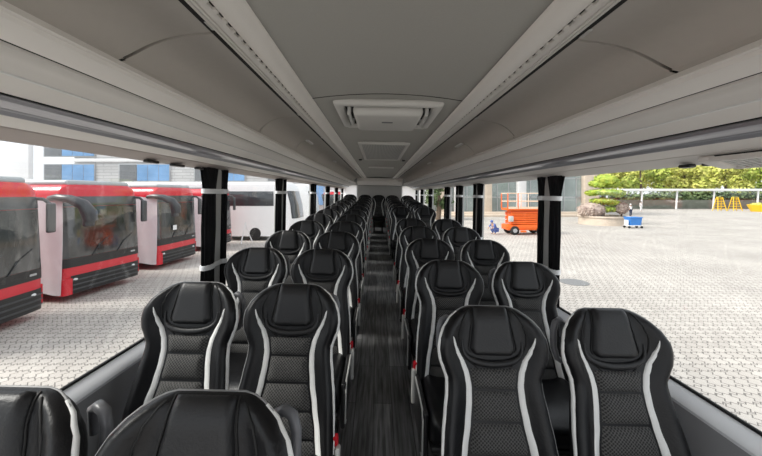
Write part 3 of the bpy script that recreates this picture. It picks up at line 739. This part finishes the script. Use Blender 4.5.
# ------------------------------------------------------------------ city buses, fronts facing +x
def nose(u, e=0.0, hw=1.27, dp=.26, p=.30):
    a = u * PI / 2; s, c = math.sin(a), math.cos(a)
    return ((dp + e) * abs(c) ** p - dp, (hw + e) * math.copysign(abs(s) ** p, s))
def rake(z): return -.05 * max(0, z - 1.1) - .16 * max(0, (z - 2.75)) ** 1.5
def city_bus(loc, label, rz=0.0, L=11.5, sheet_label=None, paper=False):
    r = thing('city_bus', label, 'bus', loc, rz, 'red city buses parked in a row')
    hw = 1.27
    def ring(z, e=0.0, n=28):
        R = []
        for i in range(n + 1):
            x, y = nose(-1 + 2 * i / n, e); R.append((x + rake(z), y, z))
        R.append((-L, hw + e, z)); R.append((-L, -hw - e, z)); return R
    mb = MB(); rg = [ring(z) for z in (.28, .6, 1.0, 1.2, 2.0, 2.75, 3.0)]
    for z, k in ((3.12, .985), (3.24, .93), (3.32, .82), (3.34, .5)):
        rg.append([(x * (1 if x < -3 else 1) - .25 * (1 - k), y * k, z) for x, y, _ in ring(3.0)])
    mb.rings(rg); mb.build('body', M['red'], r, 35)
    def fpatch(name, m, z0, z1, u0, u1, e, par=r, n=24):
        mb = MB()
        def P(u, v, ee):
            uu = u0 + (u1 - u0) * u; z = z0 + (z1 - z0) * v; x, y = nose(uu, ee); return (x + rake(z), y, z)
        mb.grid(lambda u, v: P(u, v, e), n, 10); n0 = len(mb.v); mb.grid(lambda u, v: P(u, v, -.01), n, 10)
        W = n + 1; per = list(range(W)) + [j * W + n for j in range(1, 11)] + [10 * W + i for i in range(n - 1, -1, -1)] + [j * W for j in range(9, 0, -1)]
        for p, q in zip(per, per[1:] + per[:1]): mb.f.append((p, q, q + n0, p + n0))
        return mb.build(name, m, par, 40)
    ws = fpatch('windscreen', M['windscreen'], 1.22, 2.68, -.84, .84, .012)
    fpatch('cowl_panel', M['black_trim'], .96, 1.215, -.86, .86, .012)
    fpatch('destination_panel', M['coach_glass'], 2.69, 2.98, -.78, .78, .014)
    fpatch('lower_grille', M['black_trim'], .20, .72, -.42, .74, .010)
    fpatch('bumper', M['red'], .20, .66, -.97, -.36, .05); fpatch('bumper', M['red'], .30, .80, .70, .97, .03)
    mb = MB()
    for k in range(3):
        mb.tube([(nose(-.38 + 1.05 * i / 10, .02)[0] + .0, nose(-.38 + 1.05 * i / 10, .02)[1], .32 + .13 * k) for i in range(11)], .02, 6)
    mb.build('grille_bars', M['mirror_grey'], r)
    for yy in (-.98, .98):
        h = MB(); h.ball((-.06, yy, .60), (.10, .09, .05)); h.build('headlamp', M['lamp'], r)
    # badge strip under the windscreen, wiper, roof fairing, air conditioning pods
    fpatch('badge', M['steel'], 1.07, 1.12, .18, .34, .02)
    for yy in (-.5, .35):
        MB().tube([(.02, yy, 1.2), (.01, yy + .25, 1.5), (-.02, yy + .62, 1.72)], .012, 6).build('wiper', M['black_trim'], r)
    MB().box((-1.3, 0, 3.36), (2.2, 2.1, .20), .09, seg=3).build('roof_fairing', M['bus_grey'], r)
    MB().box((-5.5 if L > 8 else -3.9, 0, 3.42), (4.6 if L > 8 else 2.4, 1.9, .26), .08, seg=3).build('roof_unit', M['white_paint'], r)
    # side windows and wheels
    for sgn in (-1, 1):
        MB().box((-L / 2 - .65, sgn * hw, 2.15), (L - 2.1, .03, 1.15), .01).build('side_glass', M['coach_glass'], r)
        for wx in (-2.6, -(L - 3.1) if L > 8 else -4.4):
            MB().lathe([(.10, -.13), (.30, -.13), (.46, -.10), (.48, -.05), (.48, .05), (.46, .10), (.30, .13), (.10, .13)], (wx, sgn * (hw - .12), .48), 20, 'y').build('wheel', M['rubber'], r)
    # mirrors: a long rabbit-ear arm on the near side, a short one on the far side
    a = MB().tube([(-.45, -1.30, 2.93), (-.12, -1.40, 2.96), (.25, -1.36, 2.91), (.52, -1.24, 2.76), (.60, -1.14, 2.52), (.60, -1.10, 2.30)], [.07, .09, .12, .15, .19, .17], 14).build('mirror_arm', M['mirror_grey'], r, 60)
    MB().box((.56, -1.11, 2.34), (.16, .30, .40), .06, seg=3).build('mirror_head', M['mirror_grey'], a)
    a = MB().tube([(-.4, 1.15, 2.95), (.0, 1.24, 2.92), (.12, 1.28, 2.80)], [.04, .045, .04], 10).build('mirror_arm', M['mirror_grey'], r, 60)
    MB().box((.13, 1.29, 2.45), (.10, .22, .75), .04, seg=3).build('mirror_head', M['mirror_grey'], a)
    if paper: MB().box((.03, -.35, 1.62), (.008, .24, .20)).build('paper_notice', M['white_cloth'], r)
    if sheet_label:
        mb = MB(); lo = Vector(loc)
        def fs(u, v, d=0):
            return (-1.30 + 1.24 * u - .10 * v * 0, -hw - .035 - .02 * math.sin(9 * u + 3 * v) - .03 * (1 - v) ** 3 + d, 0.26 + 2.66 * v + .03 * math.sin(5 * u))
        mb.grid(lambda u, v: fs(u, v), 14, 20); n0 = len(mb.v); mb.grid(lambda u, v: fs(u, v, .008), 14, 20)
        W = 15; per = list(range(W)) + [j * W + 14 for j in range(1, 21)] + [20 * W + i for i in range(13, -1, -1)] + [j * W for j in range(19, 0, -1)]
        for p, q in zip(per, per[1:] + per[:1]): mb.f.append((p, q, q + n0, p + n0))
        o = mb.build('plastic_sheet', M['sheet'], None, 50); o.location = loc; o.rotation_euler = (0, 0, rz)
        tag(o, sheet_label, 'plastic sheet', 'white sheets over the bus doors')
    return r
city_bus((-8.26, 7.02, 0), 'red city bus nearest the camera, only its far front half in view', math.radians(5), sheet_label=None)
city_bus((-8.58, 10.45, 0), 'red city bus second in the row, whole windscreen and grey mirror arm in view', math.radians(-6), sheet_label='white sheet over the door of the second red bus')
city_bus((-8.72, 14.5, 0), 'red city bus third in the row with white paper behind the windscreen', math.radians(-3), sheet_label='white sheet over the door of the third red bus', paper=True)
city_bus((-8.85, 18.75, 0), 'red city bus fourth in the row, half hidden by the first curtained pillar', 0, sheet_label='white sheet over the door of the fourth red bus')

# white coaches behind the row
def white_coach(x_end, yside, label, H=3.85, L=11.5):
    r = thing('white_coach', label, 'coach', (x_end, yside + 1.25, 0), 0, 'white coaches parked behind the red buses')
    def ring(z, rk, k=1.0):
        R = []
        for i in range(25):
            x, y = nose(-1 + 2 * i / 24, 0, 1.25, .5, .45); R.append((x - rk, y * k, z))
        R.append((-L, 1.25 * k, z)); R.append((-L, -1.25 * k, z)); return R
    mb = MB().rings([ring(.3, 0), ring(1.3, 0), ring(2.2, .1), ring(H - .5, .35), ring(H - .15, .55, .97), ring(H, .8, .85)]); mb.build('body', M['white_paint'], r, 35)
    MB().box((-L / 2 - .5, -1.25, H - 1.1), (L - 2.0, .03, .95), .01).build('side_glass', M['coach_glass'], r)
    mb = MB()
    def P(u, v, e):
        x, y = nose(-.92 + 1.84 * u, e, 1.25, .5, .45); z = 1.45 + (H - 2.05) * v; rk = lerp_tab([(1.3, 0), (2.2, .1), (H - .5, .35)], z); return (x - rk, y, z)
    mb.grid(lambda u, v: P(u, v, .02), 20, 8); mb.build('windscreen', M['coach_glass'], r, 50)
    for wx in (-2.7, -8.6): MB().lathe([(.10, -.13), (.30, -.13), (.48, -.08), (.48, .08), (.30, .13), (.10, .13)], (wx, -1.14, .48), 20, 'y').build('wheel', M['rubber'], r)
    return r
white_coach(-5.3, 21.5, 'white coach with dark window band parked behind the red buses')
white_coach(-5.3, 28.0, 'white coach further back, only its plain front end showing', H=3.9)
city_bus((gx(336, 46), 43.0, 0), 'small distant red bus past the white coaches, seen near the rear windows', -PI / 2, L=5.5)
# white stand in front of the fourth bus
st = thing('tripod_stand', 'white tripod stand beside the fourth red bus', 'stand', (gx(245, 20.6), 20.6, 0))
for k in range(3):
    a = 2 * PI * k / 3 + .4; MB().tube([(.45 * math.cos(a), .45 * math.sin(a), 0), (0, 0, 1.15)], .03, 6).build('leg', M['white_paint'], st)
MB().tube([(0, 0, 1.1), (0, 0, 1.3)], .05, 8).build('head', M['white_paint'], st)

# ------------------------------------------------------------------ left building
bl = thing('tiled_building', 'pale tiled office building with blue windows behind the red buses', 'building', (-26, 50, 0))
MB().box((0, 4, 8), (40, 8, 16)).build('wall', M['facade'], bl, 0)
def bwin(px0, px1, z0, z1, Y=50, split=.35):
    x0, x1 = gx(px0, Y) + 26, gx(px1, Y) + 26
    f = MB(); f.box(((x0 + x1) / 2, -.06, (z0 + z1) / 2), (x1 - x0 + .3, .10, z1 - z0 + .3), .02); f = f.build('window', M['steel'], bl)
    xm = x0 + (x1 - x0) * split
    MB().box(((x0 + xm) / 2, -.12, (z0 + z1) / 2), (xm - x0 - .08, .05, z1 - z0)).build('pane', M['grey_glass'], f)
    n = 3
    for k in range(n):
        a = xm + (x1 - xm) * k / n; b = xm + (x1 - xm) * (k + 1) / n
        MB().box(((a + b) / 2, -.12, (z0 + z1) / 2), (b - a - .08, .05, z1 - z0)).build('pane', M['blue_glass'], f)
for a, b in ((45, 95), (120, 170), (195, 245), (268, 300)):
    bwin(a, b, 5.05, 7.5); bwin(a, b, 8.8, 11.3)
bwin(312, 329, 1.4, 4.9, split=.05)
MB().box((0, -.15, 8.15), (40, .12, .5), .02).build('ledge', M['col_white'], bl)
wl = MB().box((0, 0, 4.5), (9, .6, 9), .02).build('white_wall', M['white_paint']); wl.location = (gx(31, 40) - 4.5, 40, 0)
tag(wl, 'plain white end wall standing at the extreme left behind the buses', 'wall')

# ------------------------------------------------------------------ right building
YB = 46.0
br = thing('glass_building', 'glass fronted building with beige stone columns behind the orange lift', 'building', ((gx(430, YB) + gx(597, YB)) / 2, YB, 0))
xc = br.location.x; x0, x1 = gx(400, YB) - xc, gx(597, YB) - xc
MB().box(((x0 + x1) / 2, 4, 7.2), (x1 - x0, 7.0, 13.4)).build('wall', M['stone'], br)
MB().box(((x0 + x1) / 2, -.3, .3), (x1 - x0 + .6, 1.8, .6), .05).build('plinth', M['stone'], br)
MB().box(((x0 + x1) / 2, -1.5, .15), (x1 - x0 + .6, 1.2, .3), .03).build('step', M['stone'], br)
cols = [405, 423, 441, 458, 487, 521, 553, 590]
for k, (a, b) in enumerate(zip(cols, cols[1:])):
    xa, xb = gx(a, YB) - xc, gx(b, YB) - xc
    g = MB().box(((xa + xb) / 2, .45, 5.6), (xb - xa, .08, 10)).build('glazing', M['green_glass'], br)
    mb = MB()
    for q in range(1, 3): mb.box((xa + (xb - xa) * q / 3, .38, 5.6), (.10, .10, 10))
    for z in (2.6, 5.2, 7.8): mb.box(((xa + xb) / 2, .38, z), (xb - xa, .10, .12))
    mb.build('mullions', M['steel'], g)
for k, a in enumerate(cols):
    w = 1.1 if k != 7 else 2.0
    MB().box((gx(a, YB) - xc, -.05, 6.6), (w, .9, 12), .04).build('column', M['stone'] if k in (4, 7, 2) else M['col_white'], br)
# a sheltering tree row mirrored in / standing before the glass further back
# ------------------------------------------------------------------ scissor lift
YL = 25.2
lf = thing('scissor_lift', 'orange scissor lift with folded platform parked on the paving', 'lift', (gx(524, YL), YL, 0))
MB().box((0, 0, .55), (3.0, 1.3, .40), .05).build('chassis', M['orange'], lf)
for sx in (-1, 1):
    for sy in (-1, 1):
        w = MB().lathe([(.05, -.12), (.26, -.12), (.33, -.08), (.33, .08), (.26, .12), (.05, .12)], (sx * .98, sy * .62, .33), 18, 'y').build('wheel', M['rubber'], lf)
        MB().lathe([(.02, -.135), (.16, -.135), (.16, .135), (.02, .135)], (sx * .98, sy * .62, .33), 12, 'y').build('hub', M['steel'], w)
for k in range(6):
    z = .84 + .16 * k
    for sy in (-1, 1):
        MB().box((.15, sy * .52, z), (2.75, .10, .115), .015, Matrix.Rotation((-1) ** k * .012, 3, 'Y')).build('scissor_arm', M['orange'], lf)
MB().box((.15, 0, 1.30), (2.6, .9, .95), .02).build('arm_stack', M['orange'], lf)
MB().box((.05, 0, 1.90), (3.1, 1.3, .16), .02).build('platform', M['orange'], lf)
MB().box((.05, -.65, 2.02), (3.1, .03, .16)).build('toe_board', M['orange_pale'], lf)
for (x, y) in [(-1.48, -.63), (-.72, -.63), (.05, -.63), (.82, -.63), (1.58, -.63), (-1.48, .63), (1.58, .63), (.05, .63)]:
    MB().tube([(x, y, 1.95), (x, y, 3.1)], .045 if x < -.5 else .032, 8).build('rail_post', M['orange'] if x < -.5 else M['orange_pale'], lf)
mb = MB()
for z in (2.5, 3.1):
    mb.tube([(-1.48, -.63, z), (1.58, -.63, z), (1.58, .63, z), (-1.48, .63, z)], .032, 8, closed=True)
mb.build('guard_rail', M['orange_pale'], lf)
MB().box((-1.28, -.70, 1.20), (.36, .14, .42), .04).build('control_box', M['pale_plastic'], lf)
MB().box((-.4, -.8, .28), (.35, .3, .12), .02).build('outrigger', M['orange'], lf)

# ------------------------------------------------------------------ people (small, far away)
def skin_obj(name, pts, edges, rad, m, parent, sub=2):
    me = bpy.data.meshes.new(name); me.from_pydata(pts, edges, []); me.materials.append(m)
    o = bpy.data.objects.new(name, me); C.objects.link(o); o.parent = parent
    o.modifiers.new('Skin', 'SKIN'); me.skin_vertices or None
    for i, v in enumerate(me.skin_vertices[0].data): v.radius = (rad[i], rad[i]); v.use_root = (i == 0)
    s = o.modifiers.new('Sub', 'SUBSURF'); s.levels = sub; s.render_levels = sub
    return o
def person(loc, rz, label, pose, top, bottom, hat):
    r = thing('person', label, 'person', loc, rz)
    if pose == 'stand':
        P = dict(pel=(0, 0, .95), chest=(0, 0, 1.30), neck=(0, -.01, 1.48), head=(0, -.02, 1.62), shl=(-.19, 0, 1.42), ell=(-.25, .02, 1.14), hal=(-.24, -.08, .90), shr=(.19, 0, 1.42), elr=(.25, .02, 1.14), har=(.24, -.08, .90),
                 hil=(-.09, 0, .92), knl=(-.10, -.02, .50), anl=(-.10, .02, .09), tol=(-.11, -.15, .04), hir=(.09, 0, .92), knr=(.12, -.06, .50), anr=(.12, .06, .09), tor=(.13, -.11, .04))
    else:
        P = dict(pel=(0, .12, .34), chest=(0, -.10, .68), neck=(0, -.20, .82), head=(0, -.27, .93), shl=(-.19, -.14, .77), ell=(-.25, -.30, .54), hal=(-.14, -.50, .40), shr=(.19, -.14, .77), elr=(.26, -.28, .54), har=(.14, -.50, .42),
                 hil=(-.10, .12, .34), knl=(-.17, -.24, .46), anl=(-.13, -.02, .09), tol=(-.15, -.20, .04), hir=(.10, .12, .34), knr=(.18, -.22, .44), anr=(.13, 0, .09), tor=(.15, -.18, .04))
    R = dict(pel=.13, chest=.14, neck=.055, head=.085, shl=.06, ell=.042, hal=.038, shr=.06, elr=.042, har=.038, hil=.08, knl=.058, anl=.042, tol=.04, hir=.08, knr=.058, anr=.042, tor=.04)
    Es = [('pel', 'chest'), ('chest', 'neck'), ('neck', 'head'), ('chest', 'shl'), ('shl', 'ell'), ('ell', 'hal'), ('chest', 'shr'), ('shr', 'elr'), ('elr', 'har'), ('pel', 'hil'), ('hil', 'knl'), ('knl', 'anl'), ('anl', 'tol'), ('pel', 'hir'), ('hir', 'knr'), ('knr', 'anr'), ('anr', 'tor')]
    def sk(nm, keys, es, k, m):
        idx = {q: i for i, q in enumerate(keys)}
        return skin_obj(nm, [P[q] for q in keys], [(idx[a], idx[b]) for a, b in es if a in idx and b in idx], [R[q] * k for q in keys], m, r)
    sk('body', list(P), Es, 1.0, M['skin'])
    sk('shirt', ['chest', 'pel', 'shl', 'ell', 'shr', 'elr'], Es, 1.2, top)
    sk('trousers', ['pel', 'hil', 'knl', 'anl', 'hir', 'knr', 'anr'], Es, 1.22, bottom)
    hx, hy, hz = P['head']
    MB().ball((hx, hy + .02, hz + .05), (.105, .115, .10)).build('hat' if hat else 'hair', hat or M['hair'], r)
    if hat: pass
    return r
person((gx(494.5, 25.0), 25.0, 0), math.radians(-70), 'person in blue crouching beside the orange lift', 'crouch', M['blue_cloth'], M['blue_cloth'], M['blue_cloth'])
person((gx(630.5, 44), 44, 0), 0.3, 'person in dark clothes and white hat standing behind the planter', 'stand', M['white_cloth'], M['navy_cloth'], M['white_cloth'])
person((gx(641, 58), 58, 0), 0.2, 'person in white standing farther off before the white shelter', 'stand', M['white_cloth'], M['white_cloth'], None)

# ------------------------------------------------------------------ planter with cloud-pruned tree
def leaf_cloud(mb, c, r, n, size, rnd, shell=.75):
    for _ in range(n):
        while True:
            d = Vector((rnd.uniform(-1, 1), rnd.uniform(-1, 1), rnd.uniform(-1, 1)))
            if .05 < d.length <= 1: break
        d = d.normalized() * (shell + (1 - shell) * rnd.random())
        p = Vector((c[0] + d.x * r[0], c[1] + d.y * r[1], c[2] + d.z * r[2]))
        nrm = (Vector((d.x, d.y, d.z + .3)) + Vector((rnd.uniform(-.7, .7), rnd.uniform(-.7, .7), rnd.uniform(-.7, .7)))).normalized()
        a = nrm.orthogonal().normalized(); a = (a * math.cos(rnd.uniform(0, 6.3)) + nrm.cross(a) * math.sin(rnd.uniform(0, 6.3))); b = nrm.cross(a).normalized(); a = b.cross(nrm).normalized()
        s = size * rnd.uniform(.6, 1.3)
        mb.add([p + a * s, p + b * s * .6, p - a * s, p - b * s * .6], [(0, 1, 2, 3)])
YP = 32.0
pl = thing('planter', 'low beige stone planter under the cloud pruned tree', 'planter', (gx(603, YP + 1.4), YP + 1.4, 0))
MB().lathe([(1.9, 0), (2.15, 0), (2.15, .72), (2.25, .74), (2.25, .88), (1.95, .88), (1.95, .7), (.1, .7)], seg=40).build('bowl', M['stone'], pl)
MB().lathe([(.1, .70), (1.94, .70), (1.94, .78), (.1, .80)], seg=32).build('soil', M['trunk'], pl)
rnd = random.Random(3)
bt = thing('cloud_pruned_tree', 'tiered yellow green cloud pruned tree in the stone planter', 'tree', (gx(603, YP + 1.4), YP + 1.4, .76))
MB().tube([(0, 0, 0), (.1, 0, .8), (-.08, 0, 1.7), (.05, 0, 2.8), (0, 0, 3.9)], [.16, .13, .11, .08, .04], 10).build('trunk', M['trunk'], bt)
for (px, py, w, h) in ((604, 180, 12, 6), (612, 184, 9, 4), (597, 184, 9, 4), (605, 192, 18, 3.6), (594, 193, 8, 3), (616, 194, 7, 3), (603, 201, 13, 3.5), (612, 203, 8, 3), (608, 209, 9, 3.5), (598, 208, 8, 3)):
    p = at(px, py, YP + 1.4); s = (YP + 1.4) / F
    mb = MB(); c = (p.x - bt.location.x, rnd.uniform(-.3, .3), p.z - bt.location.z)
    mb.ball(c, (w * s * .85, w * s * .7, h * s * .8), 14, 8); leaf_cloud(mb, c, (w * s, w * s * .8, h * s), 420, .11, rnd)
    mb.build('foliage_pad', M['leaf_bonsai'], bt, 0, recalc=False)
for (px, py, w, h, lab, m) in ((591, 210, 14, 8, 'large rounded brown purple bush on the left of the planter', 'leaf_purple'), (621.5, 208, 7, 6.5, 'small rounded brown purple bush on the right of the planter', 'leaf_purple')):
    p = at(px, py, YP + 1.0); s = (YP + 1) / F; mb = MB()
    mb.ball((0, 0, 0), (w * s * .9, w * s * .6, h * s * .9), 16, 10); leaf_cloud(mb, (0, 0, 0), (w * s, w * s * .7, h * s), 900, .10, rnd)
    r = thing('rounded_bush', lab, 'bush', (p.x, YP + 1.0, .76), 0, 'clipped bushes in the planter')
    o = mb.build('foliage', M[m], r, 0, recalc=False); o.location = (0, 0, p.z - .76)
    MB().tube([(0, 0, 0), (0, 0, p.z - .76)], .08, 8).build('stem', M['trunk'], r)
# blue bin on a trolley
YC = 29.6
cb = thing('blue_cart', 'blue bin on a low wheeled trolley beside the planter', 'cart', (gx(633, YC), YC, 0))
mb = MB().rings([[(sx * w, sy * d, z) for sx, sy in ((-1, -1), (1, -1), (1, 1), (-1, 1))] for w, d, z in ((.44, .30, .28), (.54, .38, .92), (.50, .34, .92), (.42, .28, .34))]); mb.build('bin', M['blue_bin'], cb, 20)
MB().box((0, 0, .96), (1.16, .84, .08), .02).build('rim', M['blue_bin'], cb)
MB().box((0, 0, .235), (1.25, .75, .06), .02).build('trolley', M['white_paint'], cb)
for q in (-1, 1): MB().box((q * .60, 0, .50), (.03, .5, .46), .01).build('side_panel', M['white_paint'], cb)
for sx in (-1, 1):
    for sy in (-1, 1): MB().lathe([(.02, -.04), (.10, -.04), (.10, .04), (.02, .04)], (sx * .55, sy * .3, .10), 12, 'y').build('caster', M['rubber'], cb)

# ------------------------------------------------------------------ shelter, trestles, hedge trees
YS = 66.0
sh = thing('white_shelter', 'long low white open shelter at the far edge of the plaza', 'shelter', (gx(700, YS), YS, 0))
s = YS / F
MB().box((6, 1.4, E + 4.0 * s), (62, 3.6, .46), .1).build('roof', M['white_paint'], sh)
for px in (606, 641, 676, 713, 757, 800):
    x = gx(px, YS) - sh.location.x; MB().tube([(x, 0, 0), (x + .25, 0, E + 3.4 * s)], .16, 8).build('post', M['white_paint'], sh)
MB().box((6, 3.4, .9), (62, .2, 1.8), .02).build('back_fence', M['fence'], sh)
def trestle(px, label):
    t = thing('trestle_ladder', label, 'ladder', (gx(px, 60), 60, 0), 0, 'yellow trestle ladders')
    for sy in (-1, 1):
        for sx in (-1, 1): MB().tube([(sx * .80, sy * .5, 0), (sx * .42, sy * .12, 2.45)], .07, 6).build('rail', M['yellow'], t)
        for k in range(5):
            z = .35 + .45 * k; w = .80 - .38 * z / 2.45; yy = sy * (.5 - .38 * z / 2.45); MB().tube([(-w, yy, z), (w, yy, z)], .06, 6).build('rung', M['yellow'], t)
    MB().box((0, 0, 2.47), (.9, .35, .08), .02).build('top_step', M['yellow'], t)
trestle(719.5, 'yellow trestle ladder nearer the orange lift, left of the pair'); trestle(735, 'yellow trestle ladder farther right of the pair by the shelter')
yt = thing('yellow_tub', 'low yellow tub at the right edge beyond the ladders', 'tub', (gx(761, 57), 57, 0))
MB().lathe([(.1, 0), (1.2, 0), (1.7, 1.15), (1.6, 1.2), (1.1, .15), (.1, .12)], seg=24).build('bowl', M['yellow'], yt)
mb = MB(); leaf_cloud(mb, (0, 0, 1.2), (1.4, 1.4, .3), 200, .2, rnd); mb.build('plant', M['leaf_lime'], yt, 0, recalc=False)

def tree(loc, H, R, label, m, seed, n=2600, leaf=.42):
    rn = random.Random(seed); t = thing('broadleaf_tree', label, 'tree', loc, 0, 'trees behind the plaza')
    MB().tube([(0, 0, 0), (.2, 0, H * .3), (0, .1, H * .65)], [.32, .26, .12], 8).build('trunk', M['trunk'], t)
    mb = MB(); k = 9
    for i in range(k):
        a = 2 * PI * i / k + rn.random(); rr = R * rn.uniform(.25, .6); c = (rr * math.cos(a), rr * math.sin(a), H * rn.uniform(.30, .84))
        q = R * rn.uniform(.42, .6); leaf_cloud(mb, c, (q, q, q * .8), n // k, leaf, rn, .55)
    mb.build('crown', m, t, 0, recalc=False)
tones = [('leaf_lime', 'yellow green'), ('leaf_green', 'mid green'), ('leaf_lime', 'yellow green'), ('leaf_green', 'mid green')]
for k in range(14):
    m, tn = tones[(k * 7 + k // 3) % 4]
    x = 42 + 5.3 * k; row = k % 2
    tree((x, 80 + row * 11.5 + rnd.uniform(-.5, .5), 0), 14.0 + row * 2 + rnd.uniform(-1, 1), 4.7, '%s leafy tree behind the white shelter, %s from the stone building end' % (tn, (ORD + ['fourteenth'])[k]), M[m], 100 + k, 3200)
tree((gx(438, 39), 39, 0), 6.0, 1.7, 'small dark green tree before the glass building, seen past the rear right windows', M['leaf_dark'], 300, 1500, .2)
for k, px in enumerate((628, 664, 700, 736)):
    tree((gx(px, 106), 106, 0), 19.0, 6.0, 'tall yellow green tree of the rearmost row, %s from the stone building' % ORD[k], M['leaf_lime'], 400 + k, 3000, .5)
hd = MB()
leaf_cloud(hd, (0, 0, 1.9), (42, 1.3, 1.9), 9000, .36, rnd, .4)
hg = hd.build('foliage', M['leaf_dark'], None, 0, recalc=False); hg.name = 'hedge'; hg.location = (74, 71.6, 0); tag(hg, 'continuous dark green hedge right behind the white shelter', 'hedge')

# ------------------------------------------------------------------ light
w = bpy.data.worlds.new('sky'); bpy.context.scene.world = w; w.use_nodes = True
n = w.node_tree.nodes; l = w.node_tree.links; bg = n['Background']
sky = n.new('ShaderNodeTexSky'); sky.sky_type = 'HOSEK_WILKIE'; sky.turbidity = 6; sky.ground_albedo = .5
sd_ = Vector((-.70, -.18, .70)).normalized(); sky.sun_direction = sd_
mx = n.new('ShaderNodeMix'); mx.data_type = 'RGBA'; mx.inputs['Factor'].default_value = .75
mx.inputs['B'].default_value = (.93, .96, 1.0, 1)
l.new(sky.outputs[0], mx.inputs['A']); l.new(mx.outputs['Result'], bg.inputs['Color']); bg.inputs['Strength'].default_value = 1.0
sl = bpy.data.lights.new('sun', 'SUN'); sl.energy = 2.6; sl.angle = math.radians(22); sl.color = (1, .96, .9)
so = bpy.data.objects.new('sun', sl); C.objects.link(so); so.rotation_euler = sd_.to_track_quat('Z', 'Y').to_euler()

# ------------------------------------------------------------------ camera
cam = bpy.data.cameras.new('camera'); co = bpy.data.objects.new('camera', cam); C.objects.link(co)
co.location = (0, 0, E); co.rotation_euler = (PI / 2, 0, 0)
cam.sensor_width = 36; cam.sensor_fit = 'HORIZONTAL'; cam.lens = 36 * F / 762
cam.shift_x = 3 / 762; cam.shift_y = -34 / 762; cam.clip_start = .02; cam.clip_end = 400
bpy.context.scene.camera = co
vs = bpy.context.scene.view_settings
vs.view_transform = 'Standard'; vs.look = 'None'; vs.gamma = 1; vs.use_curve_mapping = False; vs.exposure = 0.85
